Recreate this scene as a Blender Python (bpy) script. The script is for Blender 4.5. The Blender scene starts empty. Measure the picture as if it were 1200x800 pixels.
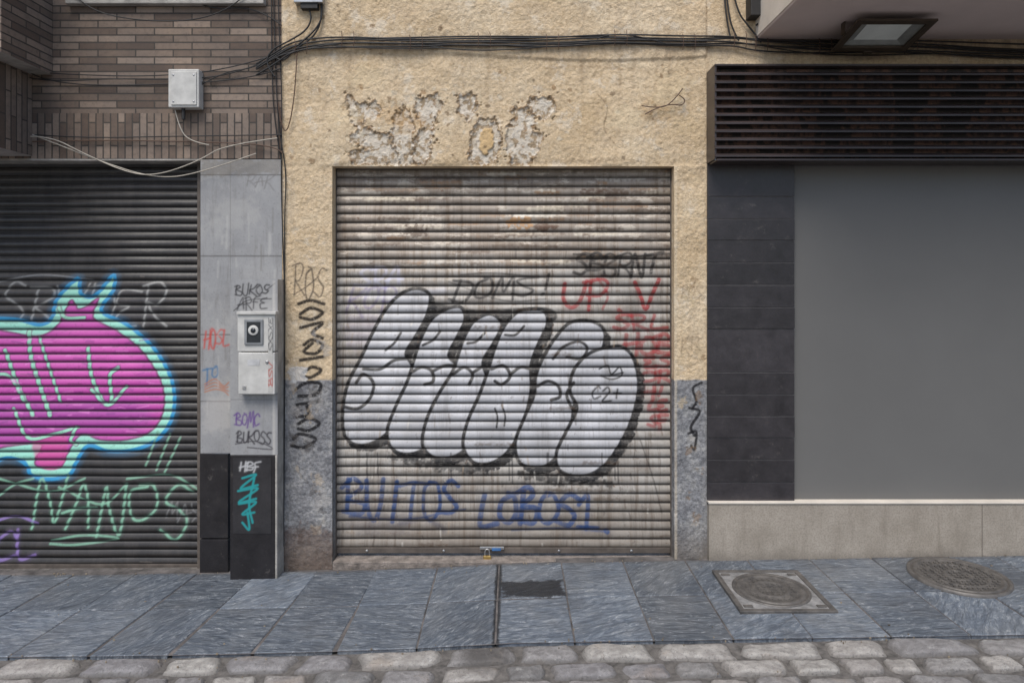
import bpy, math, random
import numpy as np
from mathutils import Vector
random.seed(4); rng=np.random.default_rng(7)
S=180.0; D=4.44; H=1.817
def W(px,py,y=0.0):
    s=(D+y)/D
    return ((px-600)/S*s, y, H+(330-py)/S*s)
def zg(x):
    if x>=0: return 0.0165*min(x,8)
    return -0.08*(1-math.exp(x/1.2))
def lin(c):
    return tuple(((v/255)/12.92 if v/255<=0.04045 else ((v/255+0.055)/1.055)**2.4) for v in c)
scene=bpy.context.scene
def link(o,parent=None):
    scene.collection.objects.link(o)
    if parent: o.parent=parent
    return o
def empty(name):
    o=bpy.data.objects.new(name,None); return link(o)

# ---------------------------------------------------------------- materials
class NB:
    def __init__(s,name):
        s.m=bpy.data.materials.new(name); s.m.use_nodes=True
        s.n=s.m.node_tree.nodes; s.l=s.m.node_tree.links
        s.b=s.n['Principled BSDF']; s.tc=s.n.new('ShaderNodeTexCoord')
        s.co=s.tc.outputs['Object']
    def set(s,inp,v):
        if isinstance(v,bpy.types.NodeSocket): s.l.new(v,inp)
        else:
            if isinstance(v,(tuple,list)) and len(v)==3 and inp.type=='RGBA': v=(*v,1)
            inp.default_value=v
    def mapv(s,scale,v=None,loc=(0,0,0),rot=(0,0,0)):
        m=s.n.new('ShaderNodeMapping'); s.l.new(v or s.co,m.inputs[0]); m.inputs['Scale'].default_value=scale
        m.inputs['Location'].default_value=loc; m.inputs['Rotation'].default_value=rot
        return m.outputs[0]
    def noise(s,scale,detail=6,rough=.6,v=None,dist=0):
        t=s.n.new('ShaderNodeTexNoise'); s.l.new(v or s.co,t.inputs['Vector'])
        t.inputs['Scale'].default_value=scale; t.inputs['Detail'].default_value=min(detail,6)
        t.inputs['Roughness'].default_value=rough; t.inputs['Distortion'].default_value=dist
        return t.outputs['Fac']
    def ramp(s,f,stops):
        r=s.n.new('ShaderNodeValToRGB'); s.l.new(f,r.inputs[0]); e=r.color_ramp.elements
        while len(e)<len(stops): e.new(0.5)
        for i,(p,c) in enumerate(stops):
            e[i].position=p; e[i].color=(*c,1) if isinstance(c,tuple) else (c,c,c,1)
        return r.outputs[0]
    def mix(s,f,a,b,mode='MIX'):
        m=s.n.new('ShaderNodeMix'); m.data_type='RGBA'; m.blend_type=mode
        s.set(m.inputs[0],f); s.set(m.inputs[6],a); s.set(m.inputs[7],b); return m.outputs[2]
    def math(s,op,a,b=0.0,c=0.0,clamp=False):
        m=s.n.new('ShaderNodeMath'); m.operation=op; m.use_clamp=clamp
        s.set(m.inputs[0],a); s.set(m.inputs[1],b); s.set(m.inputs[2],c); return m.outputs[0]
    def sep(s,v=None):
        x=s.n.new('ShaderNodeSeparateXYZ'); s.l.new(v or s.co,x.inputs[0]); return x.outputs
    def comb(s,a,b,c=0.0):
        x=s.n.new('ShaderNodeCombineXYZ'); s.set(x.inputs[0],a); s.set(x.inputs[1],b); s.set(x.inputs[2],c); return x.outputs[0]
    def attr(s,name):
        a=s.n.new('ShaderNodeAttribute'); a.attribute_name=name; return a.outputs
    def step(s,v,lo,hi):
        m=s.n.new('ShaderNodeMapRange'); m.interpolation_type='SMOOTHSTEP'
        s.set(m.inputs[0],v); m.inputs[1].default_value=lo; m.inputs[2].default_value=hi; return m.outputs[0]
    def bump(s,h,strength,dist,prev=None):
        b=s.n.new('ShaderNodeBump'); s.l.new(h,b.inputs['Height']); b.inputs['Strength'].default_value=strength
        b.inputs['Distance'].default_value=dist
        if prev: s.l.new(prev,b.inputs['Normal'])
        return b.outputs[0]
    def paint(s,col,wear=None):
        a=s.attr('paint'); C=a['Color']; A=a['Alpha']
        if wear is not None:
            A=s.math('MULTIPLY',A,wear)
            C=s.mix(wear,(0,0,0),C)
        d=s.mix(A,col,(0,0,0))
        return s.mix(1.0,d,C,'ADD')
    def done(s,col,rough=.7,metal=0,normal=None,spec=None):
        s.set(s.b.inputs['Base Color'],col); s.set(s.b.inputs['Roughness'],rough); s.b.inputs['Metallic'].default_value=metal
        if normal: s.l.new(normal,s.b.inputs['Normal'])
        if spec is not None: s.b.inputs['Specular IOR Level'].default_value=spec
        return s.m

def simple(name,c,rough=.6,metal=0,var=.25,scale=12,bs=.2,bd=.003,spec=None):
    nb=NB(name); n=nb.noise(scale); c2=tuple(v*(1-var) for v in c); c1=tuple(min(1,v*(1+var)) for v in c)
    col=nb.ramp(n,[(.3,c2),(.7,c1)])
    return nb.done(col,rough,metal,nb.bump(nb.noise(scale*8),bs,bd),spec)

def m_stucco():
    nb=NB('ochre_stucco'); xyz=nb.sep()
    n=nb.noise(1.6,6,.65); col=nb.ramp(n,[(.3,(.61,.46,.285)),(.5,(.70,.555,.375)),(.7,(.75,.63,.46))])
    fine=nb.noise(42,4,.7); col=nb.mix(nb.step(fine,.32,.62),nb.mix(1.0,col,(.78,.75,.71),'MULTIPLY'),col)
    st=nb.noise(3,6,.7,nb.mapv((4,4,.5))); col=nb.mix(nb.math('MULTIPLY',nb.step(st,.50,.76),.42),col,(.33,.26,.19))
    md=nb.noise(6,6,.75,nb.mapv((1,1,1),loc=(4,2,7))); col=nb.mix(nb.math('MULTIPLY',nb.step(md,.53,.68),.30),col,(.42,.33,.24))
    sc=nb.noise(5,6,.75); col=nb.mix(nb.math('MULTIPLY',nb.step(sc,.54,.64),.45),col,(.78,.71,.60))
    # shading band along the cables, painted into the stucco colour
    sz=nb.math('SUBTRACT',1.0,nb.step(nb.math('ABSOLUTE',nb.math('SUBTRACT',xyz['Z'],3.36)),.0,.13))
    col=nb.mix(nb.math('MULTIPLY',sz,nb.math('MULTIPLY',nb.step(st,.35,.6),.45)),col,(.26,.20,.15))
    zz=nb.math('ADD',xyz['Z'],nb.math('MULTIPLY',nb.math('SUBTRACT',nb.noise(9,6),.5),.035))
    band=nb.math('SUBTRACT',1.0,nb.step(zz,1.172,1.184))
    g=nb.ramp(nb.noise(7,6,.7),[(.3,(.19,.19,.20)),(.48,(.29,.29,.30)),(.6,(.38,.375,.37)),(.72,(.48,.44,.39))])
    g=nb.mix(nb.step(fine,.36,.62),nb.mix(1.0,g,(.62,.62,.62),'MULTIPLY'),g)
    col=nb.mix(band,col,g)
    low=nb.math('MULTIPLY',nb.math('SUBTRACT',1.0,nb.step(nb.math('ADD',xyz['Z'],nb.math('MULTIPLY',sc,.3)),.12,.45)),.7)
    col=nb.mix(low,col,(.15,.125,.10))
    col=nb.paint(col,nb.step(nb.noise(90,3,.7),.28,.42))
    b=nb.bump(nb.noise(30,5,.65),.85,.014); b=nb.bump(nb.noise(110,4,.7),.8,.005,b)
    return nb.done(col,.92,0,b,.2)
def m_shutter():
    nb=NB('weathered_steel'); xyz=nb.sep()
    base=nb.ramp(nb.noise(2.4,6,.7,nb.mapv((1,1,2.4))),[(.28,(.20,.175,.15)),(.45,(.33,.305,.275)),(.6,(.43,.41,.38)),(.75,(.29,.24,.19))])
    dr=nb.noise(3.2,6,.72,nb.mapv((9,1,.55))); col=nb.mix(nb.math('MULTIPLY',nb.step(dr,.46,.68),.72),base,(.12,.085,.058))
    top=nb.step(nb.math('ADD',xyz['Z'],nb.math('MULTIPLY',dr,.5)),1.95,2.35)
    rust=nb.noise(4,6,.75,nb.mapv((1,1,3)))
    pat=nb.math('MULTIPLY',nb.step(rust,.54,.6),top)
    col=nb.mix(nb.math('MULTIPLY',top,.5),col,(.21,.15,.10))
    col=nb.mix(nb.math('MULTIPLY',pat,.65),col,(.56,.50,.42))
    r2=nb.noise(9,6,.8,nb.mapv((1,1,2.5),loc=(3,0,2)))
    col=nb.mix(nb.math('MULTIPLY',nb.step(r2,.61,.68),.8),col,(.14,.075,.04))
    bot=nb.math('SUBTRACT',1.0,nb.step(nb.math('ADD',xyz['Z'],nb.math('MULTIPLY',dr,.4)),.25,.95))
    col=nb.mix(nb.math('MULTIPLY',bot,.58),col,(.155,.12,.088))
    w=nb.step(nb.noise(34,6,.8,nb.mapv((.6,1,1.6))),.34,.52)
    col=nb.paint(col,nb.math('MULTIPLY_ADD',w,.38,.62))
    gr=nb.noise(2.5,6,.75,nb.mapv((7,1,.6),loc=(5,0,0)))
    col=nb.mix(nb.math('MULTIPLY',nb.step(gr,.46,.72),.42),col,(.10,.085,.07))
    sp=nb.noise(28,5,.8,nb.mapv((1,1,.7),loc=(1,0,9))); col=nb.mix(nb.math('MULTIPLY',nb.step(sp,.60,.68),.5),col,(.09,.065,.05))
    v=nb.attr('valley')['Fac']; col=nb.mix(nb.math('MULTIPLY',v,.88),col,(.028,.022,.018))  # shade in the slat valleys, painted into the colour
    return nb.done(col,.5,.15,nb.bump(nb.noise(60,5,.6),.35,.003),.4)
def m_shutter2():
    nb=NB('black_steel')
    col=nb.ramp(nb.noise(4,6,.7,nb.mapv((3,1,1))),[(.3,(.016,.015,.015)),(.7,(.05,.044,.041))])
    w=nb.step(nb.noise(50,6,.7),.30,.46); col=nb.paint(col,nb.math('MULTIPLY_ADD',w,.35,.65))
    v=nb.attr('valley')['Fac']; col=nb.mix(nb.math('MULTIPLY',v,.9),col,(.005,.005,.005))  # gaps between slats darkened in the colour to deepen their shading
    return nb.done(col,.38,.0,nb.bump(nb.noise(50,4),.2,.002),.5)
def m_greytile(name='grey_tile',k=1):
    nb=NB(name); n=nb.noise(4,6,.7); col=nb.ramp(n,[(.3,(.26*k,.26*k,.265*k)),(.7,(.36*k,.36*k,.36*k))])
    st=nb.noise(4,6,.7,nb.mapv((6,6,.7))); col=nb.mix(nb.math('MULTIPLY',nb.step(st,.50,.76),.55),col,(.17,.16,.15))
    sp=nb.noise(60,3,.7); col=nb.mix(nb.math('MULTIPLY',nb.step(sp,.56,.7),.35),col,(.16,.155,.15))
    bl=nb.noise(2.2,6,.75,nb.mapv((1,1,1),loc=(2,2,5))); col=nb.mix(nb.math('MULTIPLY',nb.step(bl,.5,.62),.4),col,(.44,.43,.41))
    col=nb.paint(col,nb.step(nb.noise(150,2),.25,.38))
    return nb.done(col,.6,0,nb.bump(nb.noise(80,4),.35,.003),.4)
def m_blacktile():
    nb=NB('black_stone_tile'); r=nb.attr('rnd')['Fac']
    n=nb.noise(9,6,.75); col=nb.ramp(n,[(.3,(.020,.018,.020)),(.6,(.036,.032,.035)),(.8,(.065,.056,.053))])
    q=nb.math('MULTIPLY_ADD',r,.9,.6)
    col=nb.mix(1.0,col,nb.comb(q,q,q),'MULTIPLY')
    sc=nb.noise(14,6,.8); col=nb.mix(nb.math('MULTIPLY',nb.step(sc,.58,.72),.28),col,(.22,.2,.18))
    return nb.done(col,nb.math('MULTIPLY_ADD',n,.4,.18),0,nb.bump(nb.noise(30,6,.7),.35,.003),.5)
def m_brick(axis='x',name='brick',vert=False):
    nb=NB(name); x=nb.sep(); u=x['X'] if axis=='x' else x['Y']
    v=nb.comb(x['Z'],u) if vert else nb.comb(u,x['Z'])
    t=nb.n.new('ShaderNodeTexBrick'); nb.l.new(v,t.inputs['Vector'])
    t.inputs['Scale'].default_value=1; t.inputs['Brick Width'].default_value=.245 if not vert else .30
    t.inputs['Row Height'].default_value=.0475; t.inputs['Mortar Size'].default_value=.0045; t.inputs['Mortar Smooth'].default_value=.2
    t.inputs['Bias'].default_value=0
    t.inputs['Color1'].default_value=(.10,.075,.062,1); t.inputs['Color2'].default_value=(.25,.20,.165,1); t.inputs['Mortar'].default_value=(.065,.058,.052,1)
    n=nb.noise(3,6,.7); col=nb.mix(nb.step(n,.35,.75),t.outputs['Color'],nb.mix(1.0,t.outputs['Color'],(1.4,1.32,1.22),'MULTIPLY'))
    gr=nb.noise(30,6,.7); col=nb.mix(nb.math('MULTIPLY',nb.step(gr,.46,.72),.45),col,(.08,.068,.06))
    h=nb.math('SUBTRACT',1.0,t.outputs['Fac'])
    b=nb.bump(h,1,.014); b=nb.bump(gr,.6,.004,b)
    return nb.done(col,.85,0,b,.3)
def m_pavement():
    nb=NB('slate_paving'); rv=nb.attr('rnd')['Color']
    va=nb.n.new('ShaderNodeVectorMath'); va.operation='MULTIPLY_ADD'; nb.l.new(rv,va.inputs[0]); va.inputs[1].default_value=(17,17,17); nb.l.new(nb.co,va.inputs[2])
    co=va.outputs[0]
    xs=nb.sep(rv)
    vr=nb.n.new('ShaderNodeVectorRotate'); vr.rotation_type='Z_AXIS'; nb.l.new(co,vr.inputs['Vector']); nb.l.new(nb.math('MULTIPLY_ADD',xs['X'],1.3,-1.1),vr.inputs['Angle'])
    rid=nb.noise(3.2,6,.6,nb.mapv((1,4.5,1),vr.outputs[0]),dist=1.8)
    fine=nb.noise(11,6,.72,nb.mapv((1,3.0,1),vr.outputs[0]),dist=1.3)
    col=nb.ramp(fine,[(.30,(.060,.076,.100)),(.46,(.115,.137,.168)),(.58,(.175,.20,.23)),(.72,(.33,.35,.37))])
    br=nb.math('MULTIPLY_ADD',xs['Y'],.65,.68); col=nb.mix(1.0,col,nb.comb(br,br,br),'MULTIPLY')
    wr=nb.step(nb.math('ABSOLUTE',nb.math('SUBTRACT',rid,.5)),0,.016); col=nb.mix(nb.math('MULTIPLY',nb.math('SUBTRACT',1.0,wr),nb.math('MULTIPLY',nb.step(fine,.4,.6),.75)),col,(.50,.52,.54))
    bl=nb.noise(2.2,6,.7,nb.mapv((1,1,1),loc=(3,8,0))); col=nb.mix(nb.math('MULTIPLY',nb.step(bl,.48,.66),.45),col,(.085,.09,.10))
    col=nb.mix(nb.math('MULTIPLY',nb.step(nb.noise(1.5,6,.6),.45,.7),.4),col,(.25,.25,.245))
    x=nb.sep(); nz=nb.math('MULTIPLY',nb.math('SUBTRACT',nb.noise(7,6,.75),.5),.20)
    dx=nb.math('SUBTRACT',nb.math('ABSOLUTE',nb.math('SUBTRACT',x['X'],.125)),.175)
    dy=nb.math('SUBTRACT',nb.math('ABSOLUTE',nb.math('ADD',x['Y'],.40)),.095)
    dd=nb.math('ADD',nb.math('MAXIMUM',dx,dy),nz)
    stain=nb.math('SUBTRACT',1.0,nb.step(dd,-.005,.02))
    d2=nb.math('ADD',nb.math('ABSOLUTE',nb.math('ADD',x['X'],.083)),nb.math('MULTIPLY',nz,.22))
    run=nb.math('SUBTRACT',1.0,nb.step(d2,.012,.026))
    m=nb.math('MAXIMUM',stain,run)
    col=nb.mix(nb.math('MULTIPLY',m,.9),col,(.018,.018,.02))
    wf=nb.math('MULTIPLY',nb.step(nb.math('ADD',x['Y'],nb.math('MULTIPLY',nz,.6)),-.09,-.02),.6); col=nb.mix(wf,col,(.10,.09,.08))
    b=nb.bump(rid,1,.024); b=nb.bump(fine,.9,.014,b)
    rough=nb.math('SUBTRACT',nb.math('MULTIPLY_ADD',fine,.35,.38),nb.math('MULTIPLY',m,.15))
    return nb.done(col,rough,0,b,.5)
def m_cobble():
    nb=NB('granite_setts'); r=nb.sep(nb.attr('rnd')['Color'])
    n=nb.noise(20,6,.75)
    a=nb.ramp(r['X'],[(0,(.26,.255,.25)),(.3,(.40,.385,.37)),(.6,(.33,.32,.325)),(.8,(.47,.44,.41)),(1,(.56,.54,.50))])
    col=nb.mix(nb.step(n,.35,.66),nb.mix(1.0,a,(.58,.57,.57),'MULTIPLY'),a)
    sp=nb.noise(80,3,.7); col=nb.mix(nb.math('MULTIPLY',nb.step(sp,.53,.63),.5),col,(.12,.115,.11))
    rust=nb.noise(5,6,.6); col=nb.mix(nb.math('MULTIPLY',nb.step(rust,.56,.70),.35),col,(.30,.225,.16))
    wh=nb.noise(11,6,.8); col=nb.mix(nb.math('MULTIPLY',nb.step(wh,.58,.67),.4),col,(.64,.63,.60))
    ed=nb.attr('edge')['Fac']; col=nb.mix(nb.math('MULTIPLY',nb.step(nb.math('ADD',ed,nb.math('MULTIPLY',nb.math('SUBTRACT',n,.5),.5)),.72,1.0),.75),col,(.10,.092,.082))
    x=nb.sep(); d2=nb.math('ABSOLUTE',nb.math('ADD',x['X'],nb.math('MULTIPLY_ADD',n,.2,.03)))
    wet=nb.math('MULTIPLY',nb.math('SUBTRACT',1.0,nb.step(d2,.06,.16)),nb.step(x['Y'],-1.32,-1.12)); col=nb.mix(nb.math('MULTIPLY',wet,.7),col,(.06,.055,.05))
    b=nb.bump(n,1,.016); b=nb.bump(sp,.6,.004,b)
    return nb.done(col,.6,0,b,.45)
def m_shopbase():
    nb=NB('beige_stone'); n=nb.noise(6,6,.7); col=nb.ramp(n,[(.3,(.29,.255,.21)),(.7,(.41,.365,.31))])
    f=nb.noise(90,4,.75); col=nb.mix(nb.math('MULTIPLY',nb.step(f,.46,.6),.42),col,(.17,.145,.12))
    st=nb.noise(3,6,.7,nb.mapv((5,5,.6))); col=nb.mix(nb.math('MULTIPLY',nb.step(st,.5,.78),.5),col,(.19,.16,.13))
    z=nb.sep()['Z']; col=nb.mix(nb.math('MULTIPLY',nb.math('SUBTRACT',1.0,nb.step(nb.math('ADD',z,nb.math('MULTIPLY',n,.1)),.06,.16)),.5),col,(.14,.12,.10))
    return nb.done(col,.75,0,nb.bump(f,.5,.004),.3)
def m_iron():
    nb=NB('cast_iron'); n=nb.noise(15,6,.7); col=nb.ramp(n,[(.3,(.065,.062,.06)),(.7,(.18,.165,.15))])
    return nb.done(col,.5,.25,nb.bump(nb.noise(60,4),.4,.003),.5)
def m_louver():
    nb=NB('louver_paint'); n=nb.noise(3,6,.7,nb.mapv((1,1,8))); col=nb.ramp(n,[(.35,(.026,.020,.020)),(.7,(.062,.044,.042))])
    return nb.done(col,.36,0,None,.5)
def m_lvin():
    nb=NB('louver_back'); n=nb.noise(4,5,.6,nb.mapv((1.6,1,1))); col=nb.ramp(n,[(.46,(.026,.020,.018)),(.52,(.16,.085,.06)),(.6,(.03,.02,.02)),(.72,(.18,.11,.085))])
    return nb.done(col,.6)
M=dict(stucco=m_stucco(),shut=m_shutter(),shut2=m_shutter2(),grey=m_greytile(),blk=m_blacktile(),
 brick=m_brick('x','brick_front'),brickv=m_brick('x','brick_soldier',True),bricks=m_brick('y','brick_side'),brickvs=m_brick('y','brick_side_soldier',True),
 pave=m_pavement(),cob=m_cobble(),base=m_shopbase(),iron=m_iron(),
 groundm=simple('sandy_grout',(.14,.13,.12),.9,0,.5,25,.8,.01),
 rail=simple('dark_rail',(.12,.10,.085),.6,.2,.4,9),
 cement=simple('cement',(.36,.34,.31),.85,0,.35,9,.7,.008),
 thresh=simple('threshold_cement',(.27,.23,.20),.9,0,.55,14,1,.015),
 soffit=simple('pink_plaster',(.62,.52,.49),.85,0,.07,3,.2,.003),
 white=simple('white_plastic',(.54,.53,.50),.45,0,.16,14,.1,.001),
 cream=simple('cream_edge',(.66,.60,.52),.8,0,.12,6),
 cable=simple('black_rubber',(.018,.017,.017),.6,0,.3,20),
 cablew=simple('grey_cable',(.42,.38,.32),.6,0,.2,20),
 cableb=simple('brown_cable',(.10,.055,.035),.6,0,.2,20),
 panel=simple('grey_board',(.145,.142,.136),.7,0,.05,1.2,.04,.001,.3),
 lv=m_louver(),lvin=m_lvin(),
 brass=simple('brass',(.50,.34,.12),.35,.8,.2,30),
 steel=simple('steel',(.45,.45,.45),.35,.8,.2,30),
 dark=simple('dark_void',(.02,.02,.02),.7),
 lampb=simple('bronze_housing',(.07,.052,.038),.45,.3,.2,20),
 reflector=simple('reflector',(.35,.36,.34),.35,.4,.2,14),
 glassw=simple('frosted_glass',(.78,.82,.78),.12,0,.10,7),
 window=simple('meter_window',(.03,.035,.04),.12,0,.2,30),
 cement2=simple('grey_concrete',(.24,.235,.23),.85,0,.4,20,.8,.008))

# ---------------------------------------------------------------- mesh helpers
def mesh_obj(name,verts,faces,mat,parent=None,smooth=False):
    me=bpy.data.meshes.new(name); me.from_pydata(verts,[],faces); me.update()
    if mat: me.materials.append(mat)
    if smooth: me.polygons.foreach_set('use_smooth',[True]*len(me.polygons))
    o=bpy.data.objects.new(name,me); return link(o,parent)
BF=[(0,1,2,3),(7,6,5,4),(0,4,5,1),(1,5,6,2),(2,6,7,3),(3,7,4,0)]
def bx(x0,x1,y0,y1,z0,z1):
    return [(x0,y0,z0),(x0,y1,z0),(x1,y1,z0),(x1,y0,z0),(x0,y0,z1),(x0,y1,z1),(x1,y1,z1),(x1,y0,z1)]
def box(name,x0,x1,y0,y1,z0,z1,mat,parent=None,bevel=0):
    o=mesh_obj(name,bx(x0,x1,y0,y1,z0,z1),BF,mat,parent)
    if bevel:
        b=o.modifiers.new('b','BEVEL'); b.width=bevel; b.segments=2
    return o
def pbox(name,px0,px1,py0,py1,yf,depth,mat,parent=None,bevel=0):
    a=W(px0,py1,yf); b=W(px1,py0,yf)
    return box(name,a[0],b[0],yf,yf+depth,a[2],b[2],mat,parent,bevel)
def boxes(name,lst,mat,parent=None,bevel=0,rnd=True):
    vs=[];fs=[];rs=[]
    for bb in lst:
        k=len(vs); vs+=bx(*bb); fs+=[tuple(i+k for i in f) for f in BF]; r=(random.random(),random.random(),random.random(),1); rs+=[r]*8
    o=mesh_obj(name,vs,fs,mat,parent)
    if rnd:
        a=o.data.color_attributes.new('rnd','FLOAT_COLOR','POINT'); a.data.foreach_set('color',np.array(rs,dtype=np.float32).ravel())
    if bevel:
        b=o.modifiers.new('b','BEVEL'); b.width=bevel; b.segments=2
    return o
def lathe(name,prof,cx,cy,cz,mat,parent=None,seg=48,axis='z',smooth=True):
    vs=[];fs=[]
    for r,h in prof:
        for i in range(seg):
            a=2*math.pi*i/seg
            if axis=='z': vs.append((cx+r*math.cos(a),cy+r*math.sin(a),cz+h))
            else: vs.append((cx+r*math.cos(a),cy-h,cz+r*math.sin(a)))
    for j in range(len(prof)-1):
        for i in range(seg):
            fs.append((j*seg+i,j*seg+(i+1)%seg,(j+1)*seg+(i+1)%seg,(j+1)*seg+i))
    fs.append(tuple((len(prof)-1)*seg+i for i in range(seg)))
    return mesh_obj(name,vs,fs,mat,parent,smooth)

# ---------------------------------------------------------------- spray paint rasteriser (per-vertex)
def vnoise(X,Y,sc,seed):
    g=np.random.default_rng(seed).random((64,64))
    x=X/sc; y=Y/sc; xi=np.floor(x).astype(int); yi=np.floor(y).astype(int); fx=x-xi; fy=y-yi
    fx=fx*fx*(3-2*fx); fy=fy*fy*(3-2*fy)
    a=g[yi%64,xi%64]; b=g[yi%64,(xi+1)%64]; c=g[(yi+1)%64,xi%64]; d=g[(yi+1)%64,(xi+1)%64]
    return (a*(1-fx)+b*fx)*(1-fy)+(c*(1-fx)+d*fx)*fy
class Canvas:
    def __init__(s,xs,ys):
        s.xs=np.asarray(xs,float); s.ys=np.asarray(ys,float)
        s.rgba=np.zeros((len(ys),len(xs),4),np.float32); s.dep=np.zeros((len(ys),len(xs)),np.float32)
    def sub(s,p,m):
        x0,x1=p[:,0].min()-m,p[:,0].max()+m; y0,y1=p[:,1].min()-m,p[:,1].max()+m
        i0,i1=np.searchsorted(s.xs,[x0,x1]); j0,j1=np.searchsorted(s.ys,[y0,y1])
        if i1<=i0 or j1<=j0: return None
        X,Y=np.meshgrid(s.xs[i0:i1],s.ys[j0:j1]); return (slice(j0,j1),slice(i0,i1)),X,Y
    @staticmethod
    def dist(X,Y,p,closed=False):
        q=np.vstack([p,p[:1]]) if closed else p
        d=np.full(X.shape,1e9)
        for (ax,ay),(bx_,by_) in zip(q[:-1],q[1:]):
            dx,dy=bx_-ax,by_-ay; L=dx*dx+dy*dy+1e-9
            t=np.clip(((X-ax)*dx+(Y-ay)*dy)/L,0,1); d=np.minimum(d,(X-ax-t*dx)**2+(Y-ay-t*dy)**2)
        return np.sqrt(d)
    def over(s,sl,a,c):
        t=s.rgba[sl]; a=a[...,None]; cc=np.array([*lin(c),1.0])
        s.rgba[sl]=t*(1-a)+cc*a
    def stroke(s,p,w,c,alpha=1,soft=1.0,closed=False,smooth=True,rough=0,seed=1):
        p=np.array(p,float)
        if smooth and len(p)>2: p=cr(p,closed)
        r=s.sub(p,w/2+soft+rough+1)
        if r is None: return
        sl,X,Y=r; d=s.dist(X,Y,p,closed)
        if rough: d=d+(vnoise(X,Y,2.5,seed)-.5)*rough*2
        s.over(sl,np.clip((w/2-d)/soft+.5,0,1)*alpha,c)
    def fill(s,p,c,alpha=1,soft=1.0,smooth=True,grow=0,off=(0,0),rough=0,rs=4,seed=1,depth=0,paint=True):
        p=np.array(p,float)+np.array(off)
        if smooth: p=cr(p,True)
        r=s.sub(p,max(grow,0)+soft+rough+1)
        if r is None: return
        sl,X,Y=r; d=s.dist(X,Y,p,True)
        ins=np.zeros(X.shape,bool); q=np.vstack([p,p[:1]])
        for (ax,ay),(bx_,by_) in zip(q[:-1],q[1:]):
            if ay==by_: continue
            c1=((ay>Y)!=(by_>Y))&(X<(bx_-ax)*(Y-ay)/(by_-ay)+ax); ins^=c1
        sd=np.where(ins,d,-d)+grow
        if rough: sd=sd+(vnoise(X,Y,rs,seed)-.5)*rough*2+(vnoise(X,Y,rs*.4,seed+5)-.5)*rough
        a=np.clip(sd/soft+.5,0,1)
        if paint: s.over(sl,a*alpha,c)
        if depth: s.dep[sl]=s.dep[sl]*(1-a)+a*depth
def cr(p,closed=False,n=6):
    if closed: q=np.vstack([p[-1:],p,p[:2]])
    else: q=np.vstack([2*p[0]-p[1],p,2*p[-1]-p[-2]])
    out=[]
    for i in range(1,len(q)-2):
        a,b,c,d=q[i-1],q[i],q[i+1],q[i+2]
        for t in np.linspace(0,1,n,endpoint=False):
            out.append(.5*((2*b)+(-a+c)*t+(2*a-5*b+4*c-d)*t*t+(-a+3*b-3*c+d)*t**3))
    if not closed: out.append(q[-2])
    return np.array(out)
F={'A':[[(0,1.1),(.25,.5),(.5,0),(.7,.5),(.95,1.05)],[(-.1,.72),(.4,.6),(1.1,.58)]],
'B':[[(.15,0),(.05,.5),(.1,1)],[(-.2,.12),(.35,-.05),(.8,.2),(.15,.5),(.95,.65),(.8,1.),(-.1,.98)]],
'C':[[(.95,.2),(.6,0),(.1,.4),(.3,.98),(1.0,.8)]],
'D':[[(.15,0),(.08,1)],[(-.15,.08),(.7,.1),(.98,.5),(.6,1.0),(-.1,.98)]],
'E':[[(.95,.0),(.3,.02),(.12,.3),(.6,.45),(.1,.62),(.2,.98),(1.0,.92)]],
'F':[[(.15,1.15),(.2,.5),(.15,.05),(1.05,-.08)],[(-.05,.52),(.75,.42)]],
'H':[[(.1,-.05),(.05,1.05)],[(.95,-.08),(.85,1.15)],[(-.1,.58),(1.05,.42)]],
'I':[[(.55,0),(.45,1)]],
'K':[[(.12,-.05),(.08,1.05)],[(1.0,-.1),(.5,.3),(.12,.52),(.5,.72),(1.1,1.15)]],
'L':[[(.2,-.05),(.1,.6),(.15,.98),(1.05,.9)]],
'M':[[(-.05,1.1),(.2,0),(.5,.7),(.82,-.05),(1,1.1)]],
'N':[[(.0,1.1),(.15,0),(.45,.5),(.82,1.05),(1.0,-.1)]],
'O':[[(.6,.02),(.12,.2),(.1,.8),(.55,1.0),(.95,.6),(.75,.08),(.35,-.03)]],
'P':[[(.15,1.15),(.12,0)],[(-.15,.08),(.55,-.05),(.95,.22),(.6,.55),(.1,.58)]],
'R':[[(.15,1.1),(.12,0)],[(-.15,.08),(.6,-.05),(.9,.22),(.55,.5),(.15,.52),(.6,.8),(1.1,1.1)]],
'S':[[(1.05,.05),(.5,-.03),(.12,.25),(.5,.48),(.9,.72),(.55,1.02),(-.1,.92)]],
'T':[[(-.2,.08),(.5,.0),(1.25,-.05)],[(.55,0),(.5,.6),(.4,1.1)]],
'U':[[(.05,0),(.08,.7),(.45,1.02),(.85,.75),(.98,-.05)]],
'V':[[(-.05,0),(.25,.6),(.42,1.05),(.7,.5),(1.1,-.1)]],
'Y':[[(0,0),(.2,.4),(.5,.5)],[(1.05,-.05),(.7,.6),(.3,1.15)]],
'!':[[(.6,-.1),(.45,.7)],[(.42,.92),(.43,1)]],'1':[[(.1,.25),(.55,0),(.5,1)],[(0,1),(1,.97)]],
'.':[[(.45,.95),(.5,1)]],'2':[[(.1,.2),(.5,0),(.8,.3),(.1,1),(.95,.97)]],'+':[[(.5,.2),(.5,.8)],[(.1,.5),(.9,.5)]],
'X':[[(0,0),(1,1)],[(1,0),(0,1)]]}
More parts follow.
